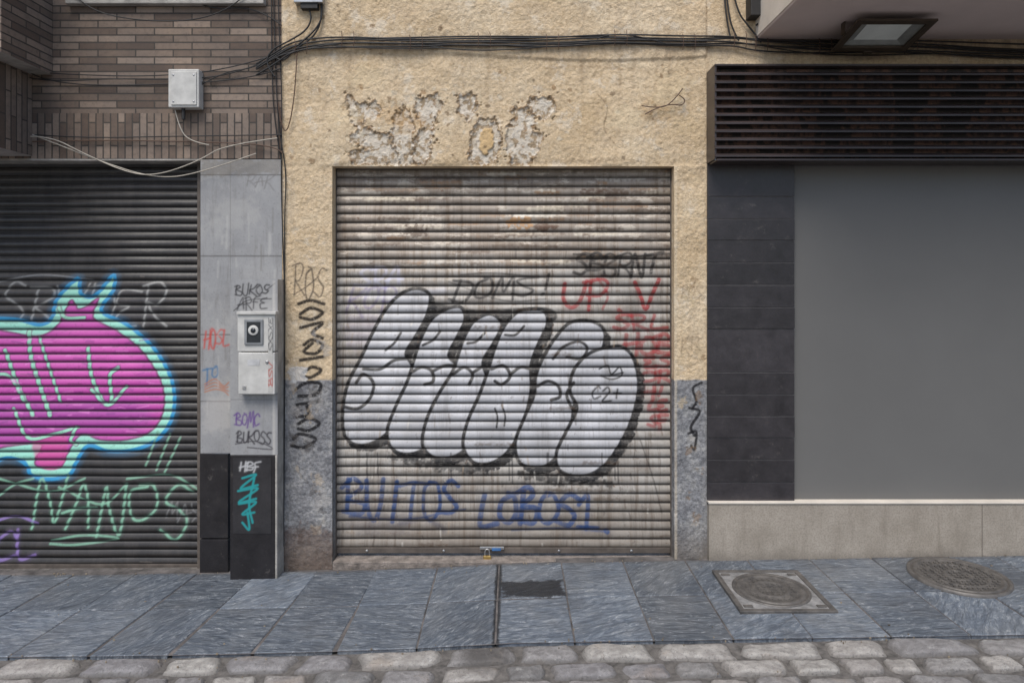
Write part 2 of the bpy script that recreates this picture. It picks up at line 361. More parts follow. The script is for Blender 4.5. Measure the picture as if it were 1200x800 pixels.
def text(cv,st,x0,y0,x1,y1,w,c,alpha=.95,slant=0.15,rot=False,gap=.12,jit=.07,soft=1.2,seed=0):
    r=random.Random(seed*31+len(st)); n=len(st)
    for i,ch in enumerate(st):
        if ch==' ': continue
        sy=r.uniform(.88,1.2); oy=r.uniform(-.14,.10); sx=r.uniform(.9,1.2); sl=slant+r.uniform(-.15,.15); ww=w*r.uniform(.85,1.12)
        for ln in F[ch]:
            pts=[]
            for (u,v) in ln:
                u=(u-.5)*sx+.5+r.uniform(-jit,jit)+sl*(1-v); v=v*sy+oy+r.uniform(-jit,jit)
                t=(i+u*(1-gap)+gap/2)/n
                if rot: pts.append((x0+(x1-x0)*v, y1-(y1-y0)*t))
                else: pts.append((x0+(x1-x0)*t, y0+(y1-y0)*v))
            cv.stroke(pts,ww*1.9,c,alpha*.16,ww*1.6,smooth=len(pts)>2)
            cv.stroke(pts,ww,c,alpha*r.uniform(.88,1),soft,smooth=len(pts)>2)
def patch(name,cv,y,mat,parent,depth=None,valley=None,smooth=True):
    nx,ny=len(cv.xs),len(cv.ys); X,Y=np.meshgrid(cv.xs,cv.ys); s=(D+y)/D
    V=np.empty((ny,nx,3)); V[...,0]=(X-600)/S*s; V[...,2]=H+(330-Y)/S*s; V[...,1]=y+(0 if depth is None else depth)+cv.dep
    idx=np.arange(nx*ny).reshape(ny,nx)
    f=np.stack([idx[1:,:-1],idx[1:,1:],idx[:-1,1:],idx[:-1,:-1]],-1).reshape(-1,4)
    o=mesh_obj(name,V.reshape(-1,3).tolist(),f.tolist(),mat,parent,smooth)
    a=o.data.color_attributes.new('paint','FLOAT_COLOR','POINT'); a.data.foreach_set('color',cv.rgba.astype(np.float32).ravel())
    if valley is not None:
        a=o.data.attributes.new('valley','FLOAT','POINT'); a.data.foreach_set('value',np.repeat(valley,nx).astype(np.float32))
    return o
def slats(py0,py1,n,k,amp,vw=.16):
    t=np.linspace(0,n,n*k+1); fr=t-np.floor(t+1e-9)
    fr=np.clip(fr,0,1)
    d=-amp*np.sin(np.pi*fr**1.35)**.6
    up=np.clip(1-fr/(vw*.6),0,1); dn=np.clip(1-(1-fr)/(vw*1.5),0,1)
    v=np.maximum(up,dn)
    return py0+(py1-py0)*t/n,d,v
def tube(name,pts,r,mat,parent=None,nurbs=True,res=3):
    cu=bpy.data.curves.new(name,'CURVE'); cu.dimensions='3D'; cu.bevel_depth=r; cu.bevel_resolution=res; cu.resolution_u=6
    for pp in (pts if isinstance(pts[0][0],(tuple,list)) else [pts]):
        sp=cu.splines.new('NURBS' if nurbs else 'POLY'); sp.points.add(len(pp)-1)
        for i,q in enumerate(pp): sp.points[i].co=(*q,1)
        if nurbs: sp.order_u=3; sp.use_endpoint_u=True
    cu.materials.append(mat); o=bpy.data.objects.new(name,cu); return link(o,parent)

# ================================================================ OCHRE BUILDING
ob=empty('ochre_building')
cv=Canvas(np.arange(330,829.5,1.0),np.arange(-60,195.1,1.0))
patches=[[(408,113),(414,116),(420,124),(438,120),(449,130),(438,138),(424,137),(426,150),(446,156),(466,160),(474,178),(466,193),(440,190),(415,193),(412,180),(430,175),(412,165),(418,150),(410,135)],
[(462,135),(474,128),(484,140),(482,165),(490,190),(470,192),(460,165)],
[(488,118),(512,112),(518,120),(508,145),(505,170),(498,193),(488,192),(486,165),(496,150),(487,135)],
[(538,113),(556,112),(558,132),(548,141),(538,130)],
[(562,142),(580,141),(587,160),(582,186),(566,193),(551,185),(552,160)],
[(596,150),(606,138),(600,128),(618,124),(626,140),(622,155),(634,160),(628,178),(618,193),(600,190),(594,172)],
[(622,116),(648,115),(650,130),(638,140),(624,132)]]
for i,p in enumerate(patches):
    cv.fill(p,(138,108,76),.9,1.2,False,grow=2.2,rough=3,seed=i+3,depth=-.003)
    cv.fill(p,(206,194,176),.95,1.2,False,grow=.6,rough=3.4,seed=i+3,depth=.008)
    cv.fill(p,(160,138,110),.85,1.5,False,grow=-4,rough=11,rs=4,seed=i+33,depth=.011)
    cv.fill(p,(226,218,204),.7,1.5,False,grow=-6,rough=10,rs=5,seed=i+53)
cv.fill([(563,155),(576,152),(578,170),(568,182),(562,172)],(208,176,128),.9,1.2,rough=2,depth=-.001)
for k in range(40):
    x=random.uniform(400,665); y=random.uniform(100,194); r=random.uniform(.8,3.2)
    cv.fill([(x-r,y-r),(x+r,y-r*.6),(x+r*.8,y+r),(x-r*.7,y+r*.8)],random.choice([(212,200,178),(150,118,84)]),.7,1,rough=2,seed=k)
for k in range(60):
    x=random.uniform(332,826); y=random.uniform(0,194); r=random.uniform(.7,2.2)
    cv.fill([(x-r,y-r),(x+r,y-r*.6),(x+r*.8,y+r),(x-r*.7,y+r*.8)],random.choice([(226,212,186),(126,98,68),(96,76,56)]),.6,1,rough=2,seed=k)
for k in range(9):
    x=random.uniform(350,810); y=random.uniform(85,175); cv.fill([(x-18,y-8),(x+4,y-14),(x+20,y-3),(x+8,y+10),(x-14,y+9)],random.choice([(222,204,170),(186,150,104),(200,178,142)]),.35,9,rough=8,seed=k+200)
cv.stroke([(398,192),(430,189),(600,191),(700,188),(790,191)],4,(100,80,60),.35,5,rough=3)
cv.stroke([(640,80),(690,78),(760,84)],3,(110,80,50),.25,3)
cv.stroke([(700,110),(712,126),(708,150),(720,168)],.9,(90,70,50),.6,1,rough=.6)
for k in range(12):
    x=random.uniform(345,820); cv.stroke([(x,60),(x+random.uniform(-2,2),80),(x+random.uniform(-3,3),80+random.uniform(10,60))],random.uniform(1.5,5),(120,92,62),.2,4,rough=2,seed=k)
Y_=cv.ys[:,None]; X_=cv.xs[None,:]
ridge=66+5*np.sin(X_/90.)+8*np.exp(-((X_-335)/14)**2)
cv.dep+= (-.010*np.clip((ridge-Y_)/3+.5,0,1)).astype(np.float32)
XX,YY=np.meshgrid(cv.xs,cv.ys); cv.dep+=((vnoise(XX,YY,40,91)-.5)*.016+(vnoise(XX,YY,9,92)-.5)*.005+(vnoise(XX,YY,2.6,93)-.5)*.0035).astype(np.float32)
cv.dep*=np.clip(np.minimum((195.1-YY)/3,1),0,1)*np.clip((XX-330)/3,0,1)*np.clip((829-XX)/3,0,1)
patch('upper_wall',cv,0,M['stucco'],ob)
def rough_jamb(cv,xi0,xi1):
    XX,YY=np.meshgrid(cv.xs,cv.ys)
    e=np.clip(np.minimum((XX-xi0)/3,(xi1-XX)/3),0,1)*np.clip((YY-195)/3,0,1)
    cv.dep+=(((vnoise(XX,YY,30,71)-.5)*.012+(vnoise(XX,YY,8,72)-.5)*.005+(vnoise(XX,YY,2.6,73)-.5)*.0035)*e).astype(np.float32)
cv=Canvas(np.arange(330,390.3,.85),np.arange(195,680,.85)); rough_jamb(cv,330,390)
K=(28,27,30)
text(cv,'ROS',343,312,380,345,1.6,(70,64,60),.8,.2,seed=2)
cv.stroke([(345,345),(360,335),(372,325)],1.4,(80,70,64),.7)
for pth in ([(350,356),(364,352),(380,356)],[(352,368),(364,361),(378,366),(366,374),(352,372)],[(352,384),(378,378),(366,390),(378,396)],[(356,404),(366,398),(378,404),(370,414),(356,412),(366,402)],[(352,422),(378,418)],[(356,436),(366,430),(376,434),(364,442),(354,440)],
  [(346,456),(360,448),(376,450),(370,462),(350,464)],[(348,474),(374,470),(360,474),(362,486),(348,488)],[(350,496),(362,490),(374,496),(362,504),(350,502)],[(342,522),(356,524),(370,514),(352,508),(344,514)]):
    cv.stroke(pth,4.0,K,.92,1.4); cv.stroke(pth,8,K,.15,7)
for k in range(26):
    x=random.uniform(334,388); y=random.uniform(390,650); r=random.uniform(1,5)
    cv.fill([(x-r,y-r*1.5),(x+r,y-r),(x+r*.8,y+r),(x-r*.7,y+r*1.8)],random.choice([(176,160,140),(170,166,162),(90,85,82),(70,66,64)]),.5,2,rough=5,seed=k)
cv.fill([(340,430),(356,428),(358,444),(342,446)],(205,205,205),.7,1.5,rough=5)
cv.fill([(334,620),(390,626),(390,670),(334,670)],(96,72,58),.45,8,rough=8)
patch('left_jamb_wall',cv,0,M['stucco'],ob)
cv=Canvas(np.arange(790,829.2,.85),np.arange(195,680,.85)); rough_jamb(cv,790,828)
cv.stroke([(822,448),(812,455),(816,470),(812,478)],3,K,.9); cv.stroke([(808,478),(820,482),(810,500),(814,510)],3.4,K,.9); cv.stroke([(807,508),(816,506),(814,526),(810,522)],3,K,.9)
for k in range(18):
    x=random.uniform(794,826); y=random.uniform(200,640); r=random.uniform(1.5,4)
    cv.fill([(x-r,y-r*1.5),(x+r,y-r),(x+r*.8,y+r),(x-r*.7,y+r*1.8)],random.choice([(205,184,150),(130,104,76)]),.5,2,rough=4,seed=k)
text(cv,'ROS',798,335,822,350,1.2,(130,110,90),.5); text(cv,'KR',797,395,820,410,1.2,(130,110,90),.5)
cv.stroke([(792,196),(792,560),(792,655)],2.5,(215,200,175),.5,2,smooth=False)
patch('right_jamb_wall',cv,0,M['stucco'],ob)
xl=W(390,0)[0]; xr=W(790,0)[0]; zt=W(0,195)[2]
mesh_obj('reveal',[(xl,0,-.15),(xl,.2,-.15),(xl,.2,zt),(xl,0,zt),(xr,0,-.15),(xr,.2,-.15),(xr,.2,zt),(xr,0,zt)],[(0,1,2,3),(7,6,5,4),(3,2,6,7)],M['stucco'],ob)
x0=W(330,0)[0]; x1=W(829,0)[0]; zu=W(0,-60)[2]
def quad(name,x0,x1,z0,z1,y,mat,parent): return mesh_obj(name,[(x0,y,z0),(x1,y,z0),(x1,y,z1),(x0,y,z1)],[(0,1,2,3)],mat,parent)
quad('high_wall',x0,7,zu,6.5,0,M['stucco'],ob)
quad('band_over_shop',x1,7,W(0,95)[2],zu,0,M['stucco'],ob)

# ================================================================ CENTRE SHUTTER
sh=empty('roller_shutter')
ys,dp,vl=slats(198,641,42,12,.015,.18)
cv=Canvas(np.arange(388,792.2,.8),ys)
for k in range(110):
    y=198+10.55*random.randint(0,10)+random.uniform(0,8); x=random.uniform(392,785); L=random.uniform(6,60)
    cv.stroke([(x,y),(x+L/2,y+random.uniform(-1,1)),(x+L,y)],random.uniform(1.2,4),random.choice([(200,190,170),(146,112,78),(80,58,42),(212,205,192),(84,66,50)]),random.uniform(.3,.75),2.5,rough=2,seed=k)
for k in range(3):
    x,y=[(607,262),(486,272),(640,266)][k]
    cv.fill([(x-14,y-3),(x,y-6),(x+14,y-1),(x+6,y+4),(x-8,y+4)],[(165,118,62),(70,50,36),(84,54,34)][k],.7,1.5,rough=6,seed=k)
text(cv,'SRA',418,316,470,336,4,(178,178,196),.5,.2,seed=8); text(cv,'KOP',405,338,462,362,3,(95,80,130),.45,.2,seed=9)
cv.fill([(405,370),(450,372),(445,400),(410,405)],(110,95,135),.25,10,rough=6)
cv.stroke([(425,345),(470,348),(520,340)],8,(205,205,215),.35,5)
DKc=(30,26,24)
text(cv,'SBBRNT',672,300,772,320,3.4,DKc,.9,.15,seed=1,jit=.08); cv.stroke([(672,298),(730,301),(786,297)],2.5,DKc,.8)
cv.fill([(672,300),(770,300),(770,320),(672,320)],(40,34,30),.22,6)
text(cv,'DOMS!',528,327,650,350,3.2,(34,30,30),.9,.15,seed=4,jit=.08); cv.stroke([(526,330),(590,352),(640,350)],1.4,(40,36,34),.6)
cv.stroke([(540,322),(580,320),(640,326)],1.6,(40,36,34),.6)
R=(140,28,32)
text(cv,'UP.V',655,331,772,360,4.6,R,.9,.1,seed=5)
cv.stroke([(700,326),(712,345),(706,362)],3,R,.6)
text(cv,'SRL',718,368,780,384,4,R,.7,.1,seed=6); text(cv,'HOB',730,394,788,412,5,R,.7,.1,seed=7)
for k,yy in enumerate(range(418,500,17)): text(cv,['ES','OR','HI','LE','SF'][k%5],752 if k<3 else 759,yy,787 if k<2 else 781,yy+12,4.4,R,.68,.1,seed=k+10,jit=.1)
SIL=(178,178,181); BK=(18,17,19)
L=[
 [(488,338),(468,346),(450,366),(436,392),(424,418),(408,450),(402,484),(406,512),(424,521),(448,512),(470,486),(482,455),(484,430),(476,414),(486,396),(500,370),(504,346)],
 [(524,362),(506,374),(494,396),(486,420),(478,446),(464,476),(454,506),(462,527),(486,530),(512,514),(530,484),(540,452),(536,428),(526,416),(536,394),(545,374),(540,360)],
 [(575,368),(556,376),(544,396),(536,420),(530,436),(514,462),(500,492),(496,522),(514,536),(540,530),(560,506),(570,474),(572,446),(566,424),(578,402),(588,380)],
 [(625,362),(606,366),(590,384),(580,408),(572,434),(562,462),(548,494),(543,522),(556,541),(580,540),(600,522),(614,492),(622,458),(622,428),(630,404),(641,380),(638,365)],
 [(692,376),(668,378),(652,394),(638,416),(628,440),(626,462),(614,490),(604,518),(610,542),(634,547),(654,532),(668,502),(674,470),(690,440),(704,414),(708,388)],
 [(716,406),(690,414),(672,434),(668,458),(676,478),(664,504),(652,530),(656,550),(680,557),(706,546),(728,516),(742,484),(748,450),(742,420),(730,407)]]
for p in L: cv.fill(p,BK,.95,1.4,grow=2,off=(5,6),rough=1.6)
cv.fill([(500,354),(560,363),(640,360),(645,378),(560,388),(500,376)],BK,.85,2)
for i,p in enumerate(L):
    cv.fill(p,BK,.97,1.1,grow=2.2)
    cv.fill(p,SIL,.94,1.3,grow=-1.9)
    c=np.mean(np.array(p),0)
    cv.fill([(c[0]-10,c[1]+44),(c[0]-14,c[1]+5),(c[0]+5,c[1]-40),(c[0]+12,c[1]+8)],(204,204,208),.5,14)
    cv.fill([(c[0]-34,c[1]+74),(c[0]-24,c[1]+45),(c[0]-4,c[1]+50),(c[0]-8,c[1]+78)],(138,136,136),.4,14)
def bl(pts,w=3.8): cv.stroke(pts,w,BK,.95,1.2)
bl([(403,476),(420,478),(434,466),(438,448),(426,438),(418,448)]); bl([(426,432),(446,432),(462,422),(478,420)])
bl([(452,410),(462,402),(470,390)],3)
bl([(482,436),(494,430),(506,434),(508,446),(498,450)]); bl([(508,434),(522,428),(534,428)]); bl([(496,404),(508,398),(516,388)],3)
bl([(531,438),(544,430),(554,438),(550,450)]); bl([(554,436),(564,430)]); bl([(548,402),(558,400),(568,390)],3)
bl([(576,432),(590,428),(598,440),(588,450),(580,446)]); bl([(598,438),(610,430),(622,432)]); bl([(592,392),(604,392),(614,382)],3)
bl([(648,420),(660,406),(678,400),(688,408),(680,420),(664,418)],3.4); bl([(630,452),(642,446),(654,452),(656,464),(646,468)])
bl([(672,448),(664,462),(672,482)])
bl([(580,478),(583,488),(582,500)],2.2); bl([(588,474),(592,486),(591,498)],2.2)
bl([(702,432),(712,428),(716,438),(726,430),(728,440),(716,444),(704,440)],1.8)
text(cv,'C2+',692,453,728,467,2,BK,.9,.1); bl([(714,440),(730,436)],1.6)
for k in range(10):
    x=random.choice([430,445,470,500,525,600,640,690,705,720])+random.uniform(-4,4); cv.stroke([(x,530),(x+.5,555+random.uniform(0,15))],1.5,BK,.7,smooth=False)
cv.fill([(462,532),(560,546),(560,554),(472,542)],BK,.8,4,rough=4); cv.fill([(612,552),(712,562),(706,568),(622,562)],BK,.8,4,rough=4)
B=(34,62,108)
text(cv,'BUITOS',405,562,538,604,4.8,B,.92,.12,seed=12,jit=.07); text(cv,'LOBOS1.',560,578,722,614,5.4,B,.9,.12,seed=13,jit=.07)
cv.stroke([(410,604),(470,608),(520,600),(545,596)],2.6,B,.6); cv.stroke([(600,620),(660,618),(712,622)],3,B,.6)
cv.stroke([(470,612),(500,606),(520,620)],7,(50,52,70),.5,4)
cv.fill([(405,606),(470,600),(478,622),(420,624)],(60,56,70),.3,6,rough=4)
cv.stroke([(750,515),(765,560),(775,600)],1.6,(50,42,36),.6)
for k in range(170):
    x=random.uniform(392,788); y=random.uniform(290,638); r=random.uniform(.6,2.2)
    cv.stroke([(x,y),(x+random.uniform(-2,2),y+random.uniform(2,14))],r,random.choice([(74,58,46),(205,200,190),(60,50,42),(146,126,104),(86,62,44)]),.5,smooth=False)
for k in range(26):
    x=random.uniform(392,788); y=198+random.randint(0,41)*10.55+6; cv.stroke([(x,y),(x+random.uniform(8,60),y+random.uniform(-1,1))],random.uniform(1.5,4),(82,64,48),.5,2.5,rough=2,seed=k)
XX,YY=np.meshgrid(cv.xs,cv.ys); cv.dep+=((vnoise(XX,YY,55,41)-.5)*.012+(vnoise(XX,YY,18,42)-.5)*.003).astype(np.float32)
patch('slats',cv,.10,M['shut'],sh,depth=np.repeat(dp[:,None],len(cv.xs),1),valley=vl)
def rbox(px0,px1,py0,py1,yf,dep,mat,nm,par,bev=.002): return pbox(nm,px0,px1,py0,py1,yf,dep,mat,par,bev)
rbox(385,394,192,652,.070,.06,M['rail'],'guide_rail_left',sh); rbox(786,795,192,652,.070,.06,M['rail'],'guide_rail_right',sh)
rbox(394.5,785.5,641.5,648,.08,.03,M['rail'],'bottom_rail',sh)
rbox(394.5,785.5,192,199,.082,.04,M['rail'],'head_rail',sh)
box('threshold',xl+.001,xr-.001,-.012,.2,-.15,W(0,651.5,.08)[2],M['thresh'],ob,.006)
for px in (430,520,655,740):
    p=W(px,645,.078); lathe('bolt',[(.009,0),(.009,.003),(.006,.005)],p[0],p[1],p[2],M['steel'],sh,12,'y')
pl=empty('padlock'); p=W(571,652,.05)
box('body',p[0]-.026,p[0]+.026,.030,.056,p[2]-.034,p[2]+.012,M['brass'],pl,.005)
tube('shackle',[(p[0]-.015,.043,p[2]+.012),(p[0]-.015,.043,p[2]+.04),(p[0]-.008,.043,p[2]+.052),(p[0]+.008,.043,p[2]+.052),(p[0]+.015,.043,p[2]+.04),(p[0]+.015,.043,p[2]+.012)],.0042,M['steel'],pl)
box('hasp',p[0]-.05,p[0]+.11,.06,.078,p[2]+.042,p[2]+.06,M['steel'],sh,.003)
box('blue_latch',p[0]+.03,p[0]+.09,.054,.0595,p[2]+.036,p[2]+.054,simple('blue_enamel',(.05,.15,.35),.5),sh,.003)

# ================================================================ BRICK BUILDING (left)
bb=empty('brick_building')
zl=W(0,186)[2]; zs=W(0,133)[2]
quad('brick_wall',-6,W(330,0)[0]-.001,zs,6.5,.0,M['brick'],bb)
quad('soldier_course',-6,W(330,0)[0]-.001,zl,zs,-.002,M['brickv'],bb)
box('wall_mass',-6,W(330,0)[0]-.003,.003,.5,zl+.002,6.5,M['dark'],bb)
box('lintel_soffit',-6,W(235,0)[0],.0,.18,zl-.012,zl,M['cement'],bb)
def bay(nm,pxr,z0,z1,pr,mf,ms):
    x=W(pxr,0)[0]
    v=[(x,-.001,z0),(x,-pr,z0),(x,-pr,z1),(x,-.001,z1),(-6,-pr,z0),(-6,-pr,z1),(-6,-.001,z0)]
    mesh_obj(nm+'_side',v[:4],[(0,1,2,3)][::-1],ms,bb)
    mesh_obj(nm+'_front',v,[(4,1,2,5)],mf,bb); mesh_obj(nm+'_under',v,[(6,0,1,4)],M['cement'],bb)
bay('bay_lower',38,W(0,183)[2],W(0,88)[2],.42,M['brickv'],M['brickvs'])
bay('bay_upper',62,W(0,88)[2]+.001,6.5,.45,M['brick'],M['bricks'])
box('window_sill',W(82,0)[0],W(312,0)[0],-.05,.0,W(0,8)[2],W(0,-2)[2],M['cement'],bb,.005)
jb=empty('junction_box')
pbox('case',197,233,81,126,-.07,.07,M['white'],jb,.006); pbox('lid',200,230,84,123,-.077,.006,M['white'],jb,.003)
for q in ((203,88),(227,88),(203,119),(227,119)):
    p=W(q[0],q[1],-.077); lathe('screw',[(.006,0),(.006,.002),(.004,.003)],*p,M['steel'],jb,12,'y')
tube('gland',[W(215,126,-.04),W(215,140,-.04)],.012,M['cable'],jb)

s2=empty('roller_shutter')
ys,dp,vl=slats(186,662,50,10,.014,.24)
cv=Canvas(np.concatenate([np.arange(-330,-20,12),np.arange(-20,238,.85)]),ys)
CY=(40,140,190); PK=(186,72,160)
cv.fill([(55,336),(170,340),(180,380),(100,400),(50,380)],(60,55,62),.25,8)
text(cv,'SRVDER',0,338,196,380,2.4,(150,150,148),.75,.15,seed=20,jit=.08); cv.stroke([(0,330),(50,322),(110,328)],2,(140,140,140),.6)
body=[(-60,372),(-20,372),(22,374),(48,380),(62,372),(68,350),(92,326),(96,344),(112,346),(134,322),(134,340),(120,364),(150,380),(182,408),(203,446),(204,484),(188,512),(160,526),(128,528),(104,522),(90,542),(82,556),(58,561),(38,556),(30,542),(10,536),(-20,545),(-60,540)]
cv.fill(body,CY,.25,8,grow=5)
cv.fill(body,CY,.95,1.2,grow=1.8); cv.fill(body,(150,212,190),.95,1.2,grow=-2.5)
core=[(-60,382),(-20,384),(18,390),(48,394),(70,380),(84,352),(92,362),(104,358),(116,350),(110,372),(138,388),(168,412),(190,448),(192,480),(178,504),(150,514),(118,514),(96,508),(80,530),(72,546),(52,548),(42,540),(50,520),(10,522),(-20,530),(-60,530)]
cv.fill(core,(120,40,100),.95,1.2,grow=1.4); cv.fill(core,PK,.95,1.4,grow=-.8)
cv.fill([(0,400),(60,395),(100,380),(150,410),(160,440),(60,450),(0,430)],(212,96,180),.6,16); cv.fill([(0,470),(60,470),(160,470),(170,500),(60,510),(0,515)],(150,66,148),.6,14)
cv.fill([(40,515),(78,510),(74,545),(50,547)],(196,78,142),.7,3)
def gl(p,w=4.0): cv.stroke(p,w+2.2,(110,40,96),.8,1.4); cv.stroke(p,w,(150,212,185),.95,1.1)
gl([(36,388),(38,418),(48,452),(60,486)],4.5); gl([(48,395),(62,440),(72,470)],3); gl([(8,410),(22,450),(40,486)],4); gl([(-10,440),(12,440),(30,470)],3.4)
gl([(104,408),(108,440),(122,470),(132,470),(130,440),(140,430)],4); gl([(108,456),(128,474),(150,452)],3.4)
gl([(18,478),(34,512),(64,508),(92,500)],3.4); gl([(70,360),(78,372),(100,372)],3.4); gl([(90,500),(84,515),(90,520)],3.4)
for k in range(90):
    x=random.uniform(0,180); y=random.uniform(395,505); cv.stroke([(x,y),(x+random.uniform(3,14),y+random.uniform(-3,3))],random.uniform(1,2.5),random.choice([(120,50,120),(226,130,204)]),.5)
G2=(126,176,150)
text(cv,'NANOS',36,568,226,616,2.8,G2,.9,.15,seed=22,jit=.08)
for pth in ([(0,580),(20,566),(40,560)],[(62,632),(100,626),(140,630),(90,637),(60,636)],[(70,570),(120,590),(150,566)],[(186,505),(172,545)],[(200,508),(184,550)],[(212,512),(194,552)],[(0,560),(60,575),(100,560)],[(150,560),(200,556),(232,572)]): cv.stroke(pth,2.4,G2,.75,1.3)
text(cv,'CL',-10,620,45,656,4,(140,115,180),.7,.1,seed=2)
cv.stroke([(-5,610),(20,604),(46,612)],3,(140,115,180),.7)
text(cv,'MAY',196,588,236,606,1.5,(140,140,140),.4)
for k in range(90):
    x=random.uniform(0,232); y=random.uniform(192,658); cv.stroke([(x,y),(x+random.uniform(2,20),y+random.uniform(-.6,.6))],random.uniform(.6,1.6),random.choice([(120,112,104),(90,84,78),(60,48,40)]),.4)
XX,YY=np.meshgrid(cv.xs,cv.ys); cv.dep+=((vnoise(XX,YY,50,44)-.5)*.010).astype(np.float32)
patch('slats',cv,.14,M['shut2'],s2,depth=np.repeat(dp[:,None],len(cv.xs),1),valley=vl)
pbox('bottom_rail',-330,238,661,668,.12,.03,M['rail'],s2,.003)
pbox('guide_rail',231,238,186,668,.10,.05,M['rail'],s2,.002)
box('doorstep',-6,W(235,0)[0],-.03,.3,-.2,W(0,668.5,.12)[2],M['cement'],bb,.008)
cv=Canvas(np.arange(235,331,.9),np.arange(187,531,.9))
for yy in (205,300,392,470):
    cv.stroke([(235,yy),(331,yy)],1.3,(84,82,80),.85,smooth=False)
cv.stroke([(270,187),(270,330)],1.0,(110,108,105),.5,smooth=False)
cv.fill([(235,187),(331,187),(331,203),(235,206)],(120,112,100),.5,4,False,rough=3)
text(cv,'HOSL',239,388,268,406,1.8,(190,70,60),.8,.1,seed=3); text(cv,'TO',238,431,256,445,1.8,(60,110,150),.8)
for k in range(4): cv.stroke([(240,450+k*3),(252,444+k*4),(262,452+k*2),(268,448+k*5)],1.6,(180,110,70),.7)
cv.fill([(240,470),(268,468),(268,500),(240,505)],(190,185,180),.4,8,rough=4)
text(cv,'RAK',288,205,320,218,1.2,(110,106,104),.5)
for k in range(24):
    x=random.uniform(238,328); y=random.uniform(210,520); cv.stroke([(x,y),(x+random.uniform(-1,1),y+random.uniform(6,40))],random.uniform(.8,2.5),random.choice([(110,105,98),(190,188,184)]),.4,2)
patch('pillar_tile',cv,-.004,M['grey'],bb)
xa0=W(235,0)[0]
mesh_obj('pillar_side',[(xa0,-.004,W(0,531)[2]),(xa0,.2,W(0,531)[2]),(xa0,.2,W(0,187)[2]),(xa0,-.004,W(0,187)[2])],[(3,2,1,0)],M['rail'],bb)
za=-.2
box('pillar_black_tile_low',xa0,W(268,0)[0],-.012,.2,za,W(0,631)[2],M['blk'],bb,.002)
box('pillar_black_tile_high',xa0,W(268,0)[0],-.012,.2,W(0,629.5)[2],W(0,531)[2],M['blk'],bb,.002)
mp=empty('meter_pillar'); yf=-.13
a=W(270,0,yf)[0]; b=W(325,0,yf)[0]; zt2=W(0,327,yf)[2]; zm=W(0,533,yf)[2]
box('core',a+.001,b-.001,yf+.003,-.006,zm,zt2-.001,M['cement'],mp,.002)
box('black_plinth',a,b-.014,yf-.004,-.006,-.2,zm-.002,M['blk'],mp,.002)
box('cement_edge',b-.0135,b,yf-.002,-.006,-.2,zm-.001,M['cement'],mp,.002)
cv=Canvas(np.arange(270,325.3,.7),np.arange(327,533.3,.7))
text(cv,'BUKOS',276,334,315,345,1.5,(40,38,40),.9,.15,seed=3,jit=.08); text(cv,'ARFE',278,349,312,361,1.4,(50,48,50),.85,.2,seed=5,jit=.08); cv.stroke([(274,364),(290,352),(318,350)],1.2,(50,48,50),.8)
cv.stroke([(312,340),(322,332)],1.2,(50,48,50),.8)
text(cv,'BOMC',276,484,304,498,1.7,(95,60,130),.85,.15,seed=6); text(cv,'BUKOSS',277,506,318,518,1.6,(50,46,52),.9,.15,seed=7,jit=.08); cv.stroke([(276,520),(300,517),(320,526),(290,524)],1.3,(50,46,52),.85)
cv.stroke([(270,468),(325,468)],1,(110,108,105),.6,smooth=False); cv.stroke([(321,330),(321,533)],3,(200,196,190),.5,2,smooth=False)
patch('front_tile',cv,yf,M['grey'],mp)
cv=Canvas(np.arange(273,318,.8),np.arange(536,625,.8))
text(cv,'HBF',281,541,304,550,1.5,(190,190,190),.9,.15,seed=3); TE=(40,150,152)
for pth in ([(284,560),(300,556),(282,572),(302,568)],[(279,575),(302,572),(280,588),(300,584)],[(280,590),(300,588),(284,602),(298,600)],[(290,600),(292,620),(284,612)],[(298,560),(292,590),(296,612)]): cv.stroke(pth,2.6,TE,.9)
nb=NB('black_tile_painted'); c0=nb.ramp(nb.noise(9,6,.75),[(.3,(.02,.02,.022)),(.8,(.05,.047,.05))]); mbp=nb.done(nb.paint(c0),.3,0,nb.bump(nb.noise(30,6),.3,.003))
patch('painted_tile',cv,yf-.0065,mbp,mp)
mb=empty('electric_meter_box'); y1=yf-.055
pbox('upper_case',278,322,368,412,y1,.054,M['white'],mb,.006); pbox('lower_case',279,322,413,462,y1-.004,.058,M['white'],mb,.006)
pbox('hood',277,323,365,368.5,y1-.012,.066,M['white'],mb,.002)
pbox('window_frame',286,308,374,404,y1-.010,.01,simple('grey_frame',(.25,.26,.27),.4),mb,.004)
pbox('window',289,305,377,401,y1-.0125,.003,M['window'],mb,.001)
p=W(297,387,y1-.013); lathe('dial',[(.032,0),(.032,.004),(.027,.006)],p[0],p[1],p[2],M['white'],mb,24,'y')
lathe('dial_centre',[(.016,0),(.016,.002)],p[0],p[1]-.006,p[2],M['window'],mb,24,'y')
pbox('latch',284,288,452,456,y1-.009,.006,M['steel'],mb,.001); p=W(313,424,y1-.005); lathe('lock',[(.010,0),(.010,.004),(.006,.005)],*p,M['steel'],mb,16,'y')
pbox('label',290,304,421,428,y1-.0055,.002,simple('label',(.5,.5,.5),.5),mb)
cv=Canvas(np.arange(314.2,320.2,.5),np.arange(372,460,.6))
text(cv,'SXSXE',314.6,372,319.5,412,.9,(60,60,65),.8,0,rot=True); text(cv,'BSV',314.6,425,319.5,452,1,(170,60,50),.8,0,rot=True)
nb=NB('painted_plastic'); mpl=nb.done(nb.paint(nb.ramp(nb.noise(9),[(.3,(.42,.41,.38)),(.7,(.52,.51,.48))])),.5); patch('scribbles',cv,y1-.0055,mpl,mb)

